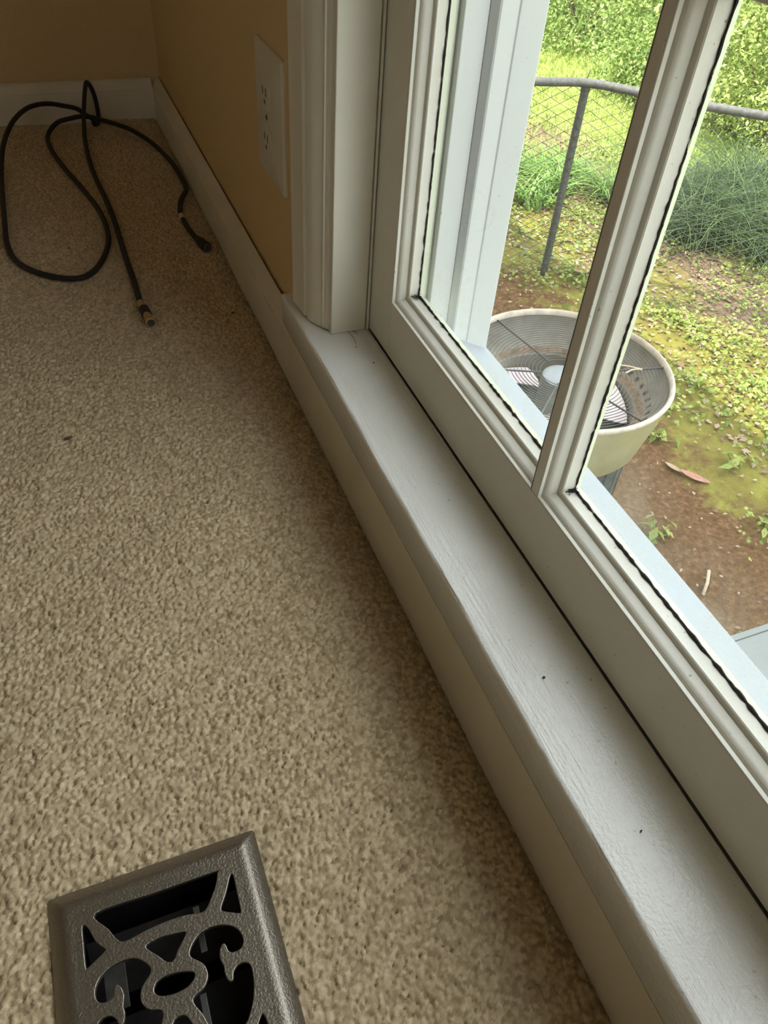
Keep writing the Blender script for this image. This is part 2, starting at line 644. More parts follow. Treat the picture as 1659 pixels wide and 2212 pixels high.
struct(mb.build('trim_4', M_trim, None, 0.55, 0.003), 'white casing over the top of the window', 'casing')

# ================================================================== WINDOW
win = struct(empty('window_1', (0.30, 0.19, 0.1105)), 'white painted wooden window with small divided panes', 'window')
WM = Matrix.Translation((0.30, 0.19, 0.1105)).inverted()


def wpart(m, name, mat, parent=None, smooth=None, bevel=0.0, seg=2):
    o = m.build(name, mat, None, smooth, bevel, seg)
    o.parent = parent or win
    if parent is None:
        o.matrix_parent_inverse = WM
    return o


SX0, SX1, GX = 0.2822, 0.3200, 0.3070
COLS = [(0.3455, 0.6320), (0.0500, 0.3365), (-0.2455, 0.0410)]
ROWS = [(0.1720, 0.5050), (0.5140, 0.8490), (0.8910, 1.2240), (1.2330, 1.5660)]
# frame: jamb board beside the sash, head jamb, weather strip, sill board under the sash
wpart(MB().box(0.2378, 0.2776, 0.6868, 0.7120, 0.1108, 1.638), 'window_jamb', M_trim, None, None, 0.0012)
wpart(MB().box(0.2378, 0.2776, -0.3270, -0.3018, 0.1108, 1.638), 'window_jamb', M_trim, None, None, 0.0012)
wpart(MB().box(0.2378, 0.345, -0.30, 0.686, 1.626, 1.640), 'head_jamb', M_trim, None, None, 0.001)
wpart(MB().box(0.2786, 0.2808, 0.6862, 0.700, 0.1108, 1.626), 'weather_strip', M_trim)
# dark back of the joints
wpart(MB().box(0.2800, 0.3440, 0.6905, 0.7120, 0.0725, 1.638), 'jamb_liner', M_ext)
wpart(MB().box(0.2815, 0.3400, -0.312, 0.700, 0.0712, 0.0960), 'sill_board', M_ext)
# sash
wpart(MB().box(SX0, SX1, 0.6327, 0.6890, 0.1122, 1.624), 'sash_stile', M_sash, None, None, 0.0006)
wpart(MB().box(SX0, SX1, -0.3010, -0.2455, 0.1122, 1.624), 'sash_stile', M_sash, None, None, 0.0006)
wpart(MB().box(SX0, SX1, -0.2455, 0.6322, 0.1122, 0.1720), 'bottom_rail', M_sash, None, None, 0.0005)
wpart(MB().box(SX0, SX1, -0.2455, 0.6322, 0.8490, 0.8910), 'meeting_rail', M_sash, None, None, 0.0005)
wpart(MB().box(SX0, SX1, -0.2455, 0.6322, 1.5660, 1.6240), 'top_rail', M_sash, None, None, 0.0005)
for a, b in ((0.3365, 0.3455), (0.0410, 0.0500)):
    for z0, z1 in ((0.1720, 0.8490), (0.8910, 1.5660)):
        wpart(MB().box(SX0, SX1 - 0.002, a, b, z0, z1), 'vertical_muntin', M_moulding, None, None, 0.0012)
for z in (0.5050, 1.2240):
    for y0, y1 in COLS:
        wpart(MB().box(SX0, SX1 - 0.002, y0, y1, z, z + 0.009), 'horizontal_muntin', M_moulding, None, None, 0.0012)
# sticking: the moulded edge round every pane, mitred at the corners (x, inset)
STK = [(0.2822, 0.0004), (0.2826, 0.0010), (0.2846, 0.0014), (0.2852, 0.0012), (0.2857, 0.0003), (0.2864, 0.0003), (0.2868, 0.0030), (0.2878, 0.0040), (0.2896, 0.0047), (0.2918, 0.0053),
       (0.2936, 0.0060), (0.2944, 0.0062), (0.2949, 0.0052), (0.2956, 0.0052), (0.2960, 0.0092), (0.2968, 0.0099), (0.3060, 0.0106), (0.3066, 0.0109)]
PUT = [(0.3074, 0.0109), (0.3088, 0.0100), (0.3180, 0.0030), (0.3200, 0.0004)]


def loops(y0, y1, z0, z1, prof, jit=0.0):
    m = MB()
    vs = []
    for x, k in prof:
        vs += [(x, y0 + k, z0 + k), (x, y1 - k, z0 + k), (x, y1 - k, z1 - k), (x, y0 + k, z1 - k)]
    fs = [(i * 4 + j, i * 4 + (j + 1) % 4, (i + 1) * 4 + (j + 1) % 4, (i + 1) * 4 + j) for i in range(len(prof) - 1) for j in range(4)]
    m.add(vs, fs)
    return m


def mould_strip(pts, r0, r1, seedv):
    """ragged black line in the corner where the glass meets the wood"""
    rnd = random.Random(seedv)
    P, R = [], []
    a = Vector(pts[0])
    for q in pts[1:]:
        b = Vector(q)
        n = max(6, int((b - a).length / 0.0035))
        for k in range(n):
            P.append(a.lerp(b, k / n) + Vector((rnd.uniform(-3e-4, 3e-4), rnd.uniform(-4e-4, 4e-4), rnd.uniform(-4e-4, 4e-4))))
            flat = abs(b.z - a.z) < 1e-4
            R.append(rnd.uniform(r0, r1) * (1.2 if flat else 0.85) * (0.35 if rnd.random() < 0.08 else 1))
        a = b
    P.append(a)
    R.append(r0)
    return MB().tube(P, R, 6)


for ci, (y0, y1) in enumerate(COLS):
    for ri, (z0, z1) in enumerate(ROWS):
        mo = wpart(loops(y0, y1, z0, z1, STK), 'pane_moulding', M_moulding, None, 0.45)
        wpart(loops(y0, y1, z0, z1, PUT), 'glazing_putty', M_putty, mo)
        k = 0.0107
        wpart(MB().box(GX - 0.0006, GX + 0.0010, y0 + k, y1 - k, z0 + k, z1 - k), 'glass_pane', M_glass, mo)
        if ri < 2:
            kk = 0.0110
            a, b, c, d = y0 + kk, y1 - kk, z0 + kk, z1 - kk
            m = mould_strip([(0.3062, b, d), (0.3062, b, c), (0.3062, a, c), (0.3062, a, d)], 0.0006, 0.0013, ci * 5 + ri)
            o = wpart(m, 'mould_line', M_mould, mo)
            o['label'] = 'black mouldy line around the glass'
# fluff of mould in the lower corners
rnd = random.Random(5)
for y, z in ((0.620, 0.1835), (0.3255, 0.1835)):
    m = MB()
    for k in range(46):
        p = Vector((0.3058 - abs(rnd.gauss(0, 0.0035)), y - abs(rnd.gauss(0, 0.0022)) * (1 if y > 0.5 else 1), z + abs(rnd.gauss(0, 0.0006)) - 0.0006))
        q = p + Vector((rnd.gauss(0, 0.0016), rnd.gauss(0, 0.0016), abs(rnd.gauss(0, 0.0008))))
        m.tube([p, (p + q) / 2 + Vector((0, 0, 0.0005)), q], 0.00025, 4)
    o = wpart(m, 'mould_tuft', M_mould)
    o['label'] = 'crumbly black mould in the pane corner'

# outside of the sash: blind stop, outer jamb, sloping sill, screen clip
for s in (1, -1):
    def sy(y):
        return y if s > 0 else 0.3865 - y
    m = MB()
    m.prism([(0.3205, sy(0.6225)), (0.3424, sy(0.6225)), (0.3424, sy(0.70)), (0.3205, sy(0.70))], 2, 0.100, 1.638)
    wpart(m, 'outer_jamb', M_ext, None, None, 0.0008)
    m = MB()
    m.prism([(0.3426, sy(0.6222)), (0.3474, sy(0.6158)), (0.3490, sy(0.6150)), (0.3650, sy(0.6160)), (0.3660, sy(0.6150)), (0.3900, sy(0.6140)), (0.3910, sy(0.6150)), (0.3910, sy(0.72)), (0.3426, sy(0.72))], 2, 0.090, 1.638)
    wpart(m, 'blind_stop', M_ext, None, None, 0.0006)
m = MB()
m.prism([(0.3205, 0.050), (0.3205, 0.1480), (0.3290, 0.1470), (0.3330, 0.1395), (0.3930, 0.1105), (0.3945, 0.1085), (0.3945, 0.0760), (0.37, 0.0720), (0.37, 0.050)], 1, -0.34, 0.735)
wpart(m, 'outer_sill', M_sill_sky, None, None, 0.0006)
wpart(MB().box(0.330, 0.391, -0.25, 0.64, 1.573, 1.638), 'outer_head', M_ext, None, None, 0.001)
o = wpart(MB().box(0.3300, 0.3345, 0.6150, 0.6235, 0.128, 0.1585), 'screen_clip', M_ext, None, None, 0.0008)

# window stool joint crumbs are tiny; the outlet on the wall between the casing and the corner
# ================================================================== OUTLET
out = empty('wall_outlet', (XW, 0.880, 0.271))
tag(out, 'cream duplex electrical outlet on the tan wall beside the window casing', 'outlet')


def rrect(w, h, r, n=5):
    p = []
    for cx, cy, a0 in ((w - r, h - r, 0), (-w + r, h - r, 90), (-w + r, -h + r, 180), (w - r, -h + r, 270)):
        for k in range(n + 1):
            a = math.radians(a0 + 90 * k / n)
            p.append((cx + r * math.cos(a), cy + r * math.sin(a)))
    return p


def face_stack(levels):
    """levels: (half_w, half_h, r, x): nested rounded rectangles in the y-z plane, last one capped"""
    m = MB()
    vs = []
    n = None
    for w, h, r, x in levels:
        p = rrect(w, h, r)
        n = len(p)
        vs += [(x, a, b) for a, b in p]
    fs = [(i * n + j, i * n + (j + 1) % n, (i + 1) * n + (j + 1) % n, (i + 1) * n + j) for i in range(len(levels) - 1) for j in range(n)]
    fs.append(tuple(range((len(levels) - 1) * n, len(levels) * n)))
    return m.add(vs, fs)


face_stack([(0.0540, 0.0680, 0.003, 0.0), (0.0540, 0.0680, 0.003, -0.0020), (0.0520, 0.0660, 0.003, -0.0042), (0.0440, 0.0580, 0.003, -0.0062), (0.0200, 0.0420, 0.003, -0.0066)]).build('cover_plate', M_plate, out, 0.4)
for z in (0.0235, -0.0235):
    r = face_stack([(0.0165, 0.0150, 0.009, -0.0060), (0.0165, 0.0150, 0.009, -0.0078), (0.0155, 0.0140, 0.008, -0.0084)]).build('receptacle', M_plate, out, 0.4)
    r.location = (0, 0, z)
    for a, b, w, h in ((-0.0062, 0.003, 0.0011, 0.0042), (0.0062, 0.003, 0.0011, 0.0036), (0.0, -0.0075, 0.0022, 0.0022)):
        MB().box(-0.0087, -0.0080, a - w, a + w, b - h, b + h).build('slot', M_slot, r)
MB().lathe([(0.0, 0.0012), (0.0022, 0.0010), (0.0032, 0.0)], 14).build('screw', M_damper, out).rotation_euler = (0, -math.pi / 2, 0)
out.children[-1].location = (-0.0066, 0, 0)

# ================================================================== FLOOR REGISTER
RXC, RYC = -0.0410, 0.0915
RW, RH = 0.0708, 0.1460
reg = empty('floor_register', (RXC, RYC, 0.0))
tag(reg, 'dark iron floor register with scrolled openings set into the carpet', 'floor vent')
HOLES = {
 'h1': [(-0.0819, 0.2160), (-0.0433, 0.2157), (-0.0022, 0.2155), (-0.0011, 0.2128), (-0.0036, 0.2062), (-0.0074, 0.2003), (-0.0124, 0.1937), (-0.0170, 0.1919), (-0.0272, 0.1939), (-0.0399, 0.1943), (-0.0528, 0.1934), (-0.0642, 0.1916), (-0.0701, 0.1937), (-0.0752, 0.2025)],
 'h2': [(0.0064, 0.2098), (0.0088, 0.2082), (0.0086, 0.1956), (0.0083, 0.1844), (0.0067, 0.1829), (0.0018, 0.1850), (-0.0040, 0.1883), (-0.0042, 0.1913), (0.0010, 0.1996)],
 'h3': [(-0.0907, 0.2103), (-0.0871, 0.2094), (-0.0828, 0.1984), (-0.0780, 0.1923), (-0.0783, 0.1902), (-0.0847, 0.1866), (-0.0898, 0.1842), (-0.0913, 0.1853), (-0.0912, 0.1988)],
 'h4': [(-0.0547, 0.1844), (-0.0458, 0.1870), (-0.0367, 0.1863), (-0.0287, 0.1847), (-0.0293, 0.1815), (-0.0348, 0.1752), (-0.0386, 0.1700), (-0.0432, 0.1705), (-0.0476, 0.1755)],
 'h5': [(-0.0292, 0.1714), (-0.0260, 0.1763), (-0.0205, 0.1805), (-0.0132, 0.1818), (-0.0052, 0.1806), (0.0016, 0.1767), (0.0052, 0.1710), (0.0053, 0.1653), (0.0024, 0.1619), (-0.0026, 0.1614), (-0.0057, 0.1633), (-0.0065, 0.1669), (-0.0077, 0.1685), (-0.0099, 0.1659), (-0.0108, 0.1613), (-0.0095, 0.1559), (-0.0099, 0.1524), (-0.0088, 0.1477), (-0.0068, 0.1470), (-0.0055, 0.1509), (-0.0021, 0.1540), (0.0026, 0.1542), (0.0064, 0.1508), (0.0060, 0.1416), (0.0035, 0.1324), (0.0000, 0.1258), (-0.0045, 0.1205), (-0.0126, 0.1190), (-0.0240, 0.1248), (-0.0284, 0.1349), (-0.0315, 0.1407), (-0.0323, 0.1446), (-0.0302, 0.1469), (-0.0248, 0.1490), (-0.0215, 0.1530), (-0.0209, 0.1570), (-0.0222, 0.1614), (-0.0259, 0.1653), (-0.0286, 0.1679)],
 'h7': [(-0.0536, 0.1587), (-0.0510, 0.1624), (-0.0452, 0.1639), (-0.0376, 0.1632), (-0.0302, 0.1610), (-0.0275, 0.1584), (-0.0292, 0.1548), (-0.0342, 0.1520), (-0.0420, 0.1513), (-0.0494, 0.1527), (-0.0531, 0.1554)],
 'h8': [(-0.0410, 0.1393), (-0.0371, 0.1380), (-0.0345, 0.1330), (-0.0300, 0.1220), (-0.0360, 0.1160), (-0.0460, 0.1160), (-0.0520, 0.1220), (-0.0475, 0.1330), (-0.0449, 0.1380)],
 'h9': [(0.0060, 0.1230), (0.0085, 0.1150), (0.0083, 0.1010), (0.0000, 0.1060), (-0.0010, 0.1130)],
}
HOLES['h6'] = [(-0.0820 - x, y) for x, y in HOLES['h5']][::-1]
HOLES['h10'] = [(-0.0820 - x, y) for x, y in HOLES['h9']][::-1]


def register_plate():
    cu = bpy.data.curves.new('plate_curve', 'CURVE')
    cu.dimensions = '2D'
    cu.fill_mode = 'BOTH'
    cu.extrude = 0.0015
    cu.bevel_depth = 0.0006
    cu.bevel_resolution = 1
    iw, ih = RW - 0.0165, RH - 0.0165
    polys = [[(-iw, -ih), (iw, -ih), (iw, ih), (-iw, ih)]]
    for h in HOLES.values():
        p = [(x - RXC, y - RYC) for x, y in h]
        # closed Catmull-Rom, then the same opening mirrored at the other end of the plate
        n = len(p)
        q = []
        for i in range(n):
            a, b, c, d = (Vector(p[(i + k - 1) % n]) for k in range(4))
            for k in range(4):
                t = k / 4
                q.append(0.5 * ((2 * b) + (c - a) * t + (2 * a - 5 * b + 4 * c - d) * t * t + (3 * b - a - 3 * c + d) * t ** 3))
        polys.append([tuple(v) for v in q])
        polys.append([(v.x, -v.y) for v in q][::-1])
    for p in polys:
        s = cu.splines.new('POLY')
        s.points.add(len(p) - 1)
        for pt, (x, y) in zip(s.points, p):
            pt.co = (x, y, 0, 1)
        s.use_cyclic_u = True
    o = bpy.data.objects.new('plate_curve', cu)
    COL.objects.link(o)
    bpy.context.view_layer.update()
    me = bpy.data.meshes.new_from_object(o.evaluated_get(bpy.context.evaluated_depsgraph_get()))
    bpy.data.objects.remove(o)
    me.materials.clear()
    me.name = 'grille'
    g = link('grille', me, M_iron, reg, 0.5)
    g.location = (0, 0, 0.0059)
    return g


register_plate()


def frame_loops(levels, name, mat):
    m = MB()
    vs = []
    n = None
    for ins, z in levels:
        p = rrect(RW - ins, RH - ins, 0.0025)
        n = len(p)
        vs += [(a, b, z) for a, b in p]
    fs = [(i * n + j, i * n + (j + 1) % n, (i + 1) * n + (j + 1) % n, (i + 1) * n + j) for i in range(len(levels) - 1) for j in range(n)]
    return m.add(vs, fs).build(name, mat, reg, 0.9)


frame_loops([(0.0012, -0.003), (0.0, 0.0), (0.0004, 0.0010), (0.0055, 0.0046), (0.0075, 0.0062), (0.0090, 0.0072), (0.0106, 0.0078), (0.0124, 0.0081), (0.0145, 0.0081), (0.0165, 0.0080), (0.0172, 0.0060), (0.0172, -0.002)], 'rim', M_iron)
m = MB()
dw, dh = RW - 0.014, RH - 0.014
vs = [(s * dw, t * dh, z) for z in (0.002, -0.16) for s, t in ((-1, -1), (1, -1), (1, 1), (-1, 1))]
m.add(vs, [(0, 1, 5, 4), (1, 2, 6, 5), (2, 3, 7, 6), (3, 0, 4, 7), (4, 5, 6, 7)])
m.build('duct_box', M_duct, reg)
# damper: long rail, its lever and tilted vanes below the grille
MB().box(0.0120, 0.0165, -0.115, 0.060, -0.017, -0.014).build('damper_rail', M_damper, reg, None, 0.0005)
MB().box(0.0185, 0.0228, 0.082, 0.112, -0.0110, -0.0095).build('damper_lever', M_damper, reg, None, 0.0004)
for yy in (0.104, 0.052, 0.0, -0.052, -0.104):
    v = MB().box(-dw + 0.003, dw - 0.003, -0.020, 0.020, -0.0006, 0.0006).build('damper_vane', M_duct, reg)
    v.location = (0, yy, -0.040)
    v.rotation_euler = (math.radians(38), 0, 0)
MB().box(-0.044, -0.030, 0.070, 0.104, -0.0190, -0.0178).build('damper_bracket', M_damper, reg, None, 0.0004)

# ================================================================== CABLE
CABLE = [(0.0658, 0.9948, 0.0055), (0.0666, 1.0549, 0.0050), (0.0657, 1.1506, 0.0045), (0.0661, 1.2573, 0.0045), (0.0631, 1.3493, 0.0045), (0.0579, 1.4342, 0.0045), (0.0555, 1.5239, 0.0060), (0.0588, 1.6125, 0.0120), (0.0663, 1.6600, 0.0334), (0.0750, 1.6900, 0.0568), (0.0817, 1.7100, 0.0711), (0.0869, 1.7250, 0.0764), (0.0924, 1.7330, 0.0685), (0.0969, 1.7330, 0.0509), (0.0979, 1.7290, 0.0270), (0.0965, 1.7230, 0.0110), (0.0928, 1.7130, 0.0055), (0.0853, 1.7020, 0.0080), (0.0838, 1.7000, 0.0174), (0.0701, 1.7040, 0.0274), (0.0575, 1.7040, 0.0373), (0.0377, 1.7000, 0.0440), (0.0053, 1.6900, 0.0527), (-0.0267, 1.6600, 0.0568), (-0.0527, 1.6100, 0.0550), (-0.0700, 1.5650, 0.0470), (-0.0821, 1.5250, 0.0350), (-0.0902, 1.4870, 0.0180), (-0.0945, 1.4170, 0.0080), (-0.0960, 1.3119, 0.0045), (-0.0953, 1.2129, 0.0045), (-0.0828, 1.1525, 0.0045), (-0.0511, 1.1086, 0.0045), (-0.0123, 1.0862, 0.0045), (0.0144, 1.0992, 0.0045), (0.0370, 1.1468, 0.0045), (0.0502, 1.2102, 0.0045), (0.0487, 1.2968, 0.0045), (0.0322, 1.3950, 0.0045), (0.0099, 1.4980, 0.0050), (-0.0047, 1.5830, 0.0080), (-0.0051, 1.6415, 0.0120), (0.0156, 1.6700, 0.0239), (0.0411, 1.6820, 0.0269), (0.0692, 1.6870, 0.0280), (0.0963, 1.6900, 0.0199), (0.1380, 1.6436, 0.0180), (0.1594, 1.6163, 0.0130), (0.1783, 1.5745, 0.0090), (0.1967, 1.4847, 0.0060), (0.2009, 1.4004, 0.0060), (0.1995, 1.3594, 0.0060), (0.1916, 1.3396, 0.0050), (0.1829, 1.3192, 0.0045), (0.1752, 1.2867, 0.0045), (0.1721, 1.2543, 0.0045), (0.1736, 1.2116, 0.0045), (0.1787, 1.1714, 0.0045)]
cab = empty('cable', (0.0, 1.3, 0.0))
tag(cab, 'black rubber cable with metal end fittings lying looped in the carpet corner', 'cable')
CO = Vector((0, 1.3, 0))
path = [p - CO for p in smooth_path(CABLE, 7)]
npth = len(path)
rad = [0.0042 + 0.00012 * math.sin(i * 2.4) for i in range(npth)]
MB().tube(path, rad, 10).build('cable_sheath', M_rubber, cab, math.pi)


def fitting(p0, p1, segs, name):
    """stack of turned rings from p0 towards p1: (from, to, radius0, radius1, name, material)"""
    p0, p1 = Vector(p0) - CO, Vector(p1) - CO
    L = (p1 - p0).length
    d = (p1 - p0).normalized()
    f = empty(name, p0)
    f.parent = cab
    f.rotation_euler = d.to_track_quat('Z', 'Y').to_euler()
    for a, b, r0, r1, nm, mt in segs:
        e = 0.0006
        MB().lathe([(0, a * L), (r0 - e, a * L), (r0, a * L + e), (r1, b * L - e), (r1 - e, b * L), (0, b * L)], 20).build(nm, mt, f, 0.6)
    return f


fitting((0.0658, 0.9955, 0.0058), (0.0712, 0.9365, 0.0065), [(0.0, 0.32, 0.0046, 0.0046, 'ferrule', M_brass), (0.32, 0.62, 0.0066, 0.0066, 'collar', M_rubber),
        (0.62, 0.90, 0.0054, 0.0058, 'brass_tip', M_brass), (0.88, 1.0, 0.0066, 0.0070, 'end_ring', M_brass), (1.0, 1.004, 0.0050, 0.0050, 'bore', M_slot)], 'end_fitting')
fitting((0.1787, 1.1714, 0.0048), (0.1880, 1.1290, 0.0070), [(0.0, 0.55, 0.0048, 0.0076, 'boot', M_rubber), (0.55, 0.94, 0.0076, 0.0082, 'boot_end', M_rubber),
        (0.94, 1.0, 0.0070, 0.0070, 'end_ring', M_damper), (1.0, 1.004, 0.0048, 0.0048, 'bore', M_slot)], 'end_fitting')
fitting((0.17225, 1.2590, 0.0046), (0.17245, 1.2440, 0.0046), [(0.0, 1.0, 0.0050, 0.0050, 'ferrule', M_pale)], 'joint')


# ------------------------------------------------------------------ crumbs on the carpet
def crumb(name, loc, sx, sy, rz, label, cat, sz=0.0013):
    rn = random.Random(int(sx * 1e5))
    bm = bmesh.new()
    bmesh.ops.create_icosphere(bm, subdivisions=2, radius=1)
    for v in bm.verts:
        k = rn.uniform(0.75, 1.1)
        v.co = Vector((v.co.x * sx * k, v.co.y * sy * k, v.co.z * sz * k))
    me = bpy.data.meshes.new(name)
    bm.to_mesh(me)
    bm.free()
    o = link(name, me, M_crumb, None, math.pi)
    o.location = loc
    o.rotation_euler = (0, 0, rz)
    return tag(o, label, cat)


crumb('leaf_fragment', (-0.0529, 0.7290, 0.0016), 0.0056, 0.0017, 0.1, 'small brown leaf fragment on open carpet left of the window', 'debris')
crumb('dirt_crumb', (-0.0106, 1.1889, 0.0018), 0.0022, 0.0018, 0.4, 'dark crumb inside the round loop of the cable', 'debris')
crumb('dirt_crumb', (0.1826, 0.9429, 0.0018), 0.0024, 0.0017, 0.9, 'dark crumb on the carpet close to the baseboard', 'debris')

ZS = 0.1113
for x, y, sx, sy, lab in ((0.2398, 0.2257, 0.0013, 0.0010, 'brown speck of dirt on the stool amid the brush marks'),
                          (0.2414, 0.1111, 0.0013, 0.0005, 'thin dark insect leg on the near part of the stool'),
                          (0.2632, 0.6229, 0.0011, 0.0009, 'dark round dropping on the stool near the window joint at its far end'),
                          (0.2556, 0.6560, 0.0007, 0.0007, 'tiny black dot on the stool just in front of the casing foot')):
    crumb('dirt_speck', (x, y, ZS - 0.0003), sx, sy, 0.5, lab, 'debris', 0.0006)
m = MB()
rnd = random.Random(9)
for pts in ([(0.2560, 0.6950), (0.2575, 0.6860), (0.2588, 0.6730), (0.2570, 0.6600)], [(0.2600, 0.6945), (0.2640, 0.6850), (0.2655, 0.6790)], [(0.2530, 0.6950), (0.2560, 0.6948), (0.2600, 0.6952), (0.2640, 0.6949)]):
    m.tube(smooth_path([(x, y, ZS - 0.0002 + rnd.uniform(0, 0.0004)) for x, y in pts], 5), 0.00022, 4)
tag(m.build('cobweb', M_crumb, None, math.pi), 'dark cobweb threads on the stool at the foot of the casing', 'cobweb')

# ================================================================== GARDEN
G = -1.45


def gz(x, y):
    return G + 0.018 * np.sin(x * 2.1 + y * 1.3) + 0.012 * np.sin(x * 5.3 - y * 3.7) + 0.008 * np.sin(y * 9.1 + x * 7.7)


def ground_mat():
    m, nt, b = newmat('garden_soil')
    v = coords(nt)
    sx = nd(nt, 'ShaderNodeSeparateXYZ')
    nt.links.new(v, sx.inputs[0])
    n1 = noise(nt, v, 1.6, 5, 0.6)
    n2 = noise(nt, v, 9, 5, 0.65)
    n3 = noise(nt, v, 45, 4, 0.6)
    ad = nd(nt, 'ShaderNodeMath', operation='MULTIPLY_ADD')
    nt.links.new(n1, ad.inputs[0])
    ad.inputs[1].default_value = 1.5
    nt.links.new(sx.outputs[0], ad.inputs[2])
    ad2 = nd(nt, 'ShaderNodeMath', operation='MULTIPLY_ADD')
    nt.links.new(n2, ad2.inputs[0])
    ad2.inputs[1].default_value = 0.9
    nt.links.new(ad.outputs[0], ad2.inputs[2])
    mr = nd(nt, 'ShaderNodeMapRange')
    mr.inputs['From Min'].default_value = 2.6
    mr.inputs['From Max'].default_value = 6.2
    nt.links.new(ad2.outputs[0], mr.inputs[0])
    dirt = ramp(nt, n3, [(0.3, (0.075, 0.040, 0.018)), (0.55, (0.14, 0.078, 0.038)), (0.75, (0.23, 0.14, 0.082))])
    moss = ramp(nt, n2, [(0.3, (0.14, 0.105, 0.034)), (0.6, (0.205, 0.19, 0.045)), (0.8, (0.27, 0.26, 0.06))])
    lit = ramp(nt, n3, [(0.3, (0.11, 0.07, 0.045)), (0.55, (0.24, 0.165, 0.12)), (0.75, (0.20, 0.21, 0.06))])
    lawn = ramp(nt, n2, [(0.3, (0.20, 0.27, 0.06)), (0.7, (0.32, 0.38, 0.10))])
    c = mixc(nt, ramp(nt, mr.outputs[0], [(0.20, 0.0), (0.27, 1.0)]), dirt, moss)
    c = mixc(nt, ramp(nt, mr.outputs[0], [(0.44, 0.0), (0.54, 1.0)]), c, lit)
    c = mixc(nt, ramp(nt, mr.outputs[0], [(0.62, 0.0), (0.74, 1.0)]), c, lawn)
    nt.links.new(c, b.inputs['Base Color'])
    b.inputs['Roughness'].default_value = 0.95
    b.inputs['Specular IOR Level'].default_value = 0.1
    hh = mixc(nt, 0.5, n3, noise(nt, v, 150, 3))
    bump(nt, b, hh, 0.8, 0.02)
    return m


def build_ground():
    xs = np.concatenate([np.linspace(0.372, 5, 120), np.linspace(5.2, 26, 50)])
    ys = np.concatenate([np.linspace(-8, -1, 20), np.linspace(-0.9, 6, 170), np.linspace(6.2, 26, 50)])
    X, Y = np.meshgrid(xs, ys, indexing='ij')
    Z = gz(X, Y)
    V = np.stack([X, Y, Z], -1).reshape(-1, 3)
    nx, ny = X.shape
    I = np.arange(nx * ny).reshape(nx, ny)
    F = np.stack([I[:-1, :-1], I[1:, :-1], I[1:, 1:], I[:-1, 1:]], -1).reshape(-1, 4)
    me = bpy.data.meshes.new('ground')
    me.from_pydata(V.tolist(), [], F.tolist())
    struct(link('ground', me, ground_mat(), None, math.pi), 'bare brown soil, moss and lawn of the back yard', 'ground')


build_ground()

# ------------------------------------------------------------------ round condenser
M_acrim = plain('condenser_rim', (0.44, 0.38, 0.32), 0.55, 0, 30, 0.25, 0.2)
M_acskin = plain('condenser_skin', (0.29, 0.27, 0.145), 0.55, 0, 12, 0.10, 0.1)
M_acin = plain('condenser_inside', (0.22, 0.20, 0.165), 0.6, 0, 22, 0.2, 0.2)
M_wire = plain('guard_wire', (0.05, 0.055, 0.055), 0.5, 0.0, 100, 0.3, 0)
M_blade = plain('fan_blade_metal', (0.70, 0.60, 0.62), 0.5, 0.0, 40, 0.06, 0.1)
M_hub = plain('fan_hub_grey', (0.20, 0.22, 0.235), 0.5, 0.1, 40, 0.08, 0.1)
M_rust = plain('rusty_slot', (0.10, 0.055, 0.035), 0.9, 0, 80, 0.6, 0.4)
M_ledge = plain('rusty_ledge', (0.20, 0.13, 0.085), 0.9, 0, 55, 0.5, 0.5)
M_dark = plain('condenser_dark', (0.05, 0.055, 0.055), 0.8, 0, 60, 0.4, 0.2)
M_conc = plain('pad_concrete', (0.42, 0.40, 0.37), 0.9, 0, 40, 0.15, 0.4)

ACX, ACY, ACZ, ACR = 1.345, 1.640, -0.750, 0.335
ac = empty('air_conditioner', (ACX, ACY, G))
tag(ac, 'round tan air conditioner condenser with an open flared top below the window', 'air conditioner')
H = ACZ - G
seg = 72
MB().lathe([(ACR - 0.012, H - 0.010), (ACR - 0.012, H + 0.002), (ACR - 0.006, H + 0.008), (ACR, H + 0.006), (ACR + 0.003, H - 0.001), (ACR, H - 0.009)], seg, closed=True).build('rim', M_acrim, ac, 0.9)
MB().lathe([(ACR - 0.002, H - 0.006), (ACR - 0.018, H - 0.10), (0.292, H - 0.215), (0.286, H - 0.225), (0.272, H - 0.225)], seg).build('shroud', M_acskin, ac, 0.7)
MB().lathe([(ACR - 0.010, H - 0.004), (0.318, H - 0.040), (0.272, H - 0.098), (0.266, H - 0.104), (0.250, H - 0.110), (0.244, H - 0.118), (0.242, H - 0.205)], seg).build('inner_cone', M_acin, ac, 0.6)
for k in range(20):
    a = math.radians(-105 + 145 * k / 19)
    ca, sa = math.cos(a), math.sin(a)
    w = 0.0065
    vs = []
    for off in (-0.0012, 0.004):
        for r, z in ((0.2870, H - 0.0790), (0.2755, H - 0.0940)):
            for s_ in (-w, w):
                vs.append(((r + off) * ca - s_ * sa, (r + off) * sa + s_ * ca, z))
    MB().add(vs, [(0, 1, 3, 2), (4, 6, 7, 5), (0, 4, 5, 1), (2, 3, 7, 6), (0, 2, 6, 4), (1, 5, 7, 3)]).build('drain_slot', M_rust, ac)
MB().lathe([(0.2690, H - 0.1005), (0.2650, H - 0.1025), (0.2510, H - 0.1085), (0.2480, H - 0.1110)], 72).build('rusty_ledge', M_ledge, ac, 0.9)


def guard_z(r):
    return H - 0.010 - 0.022 * (1 - r / ACR)


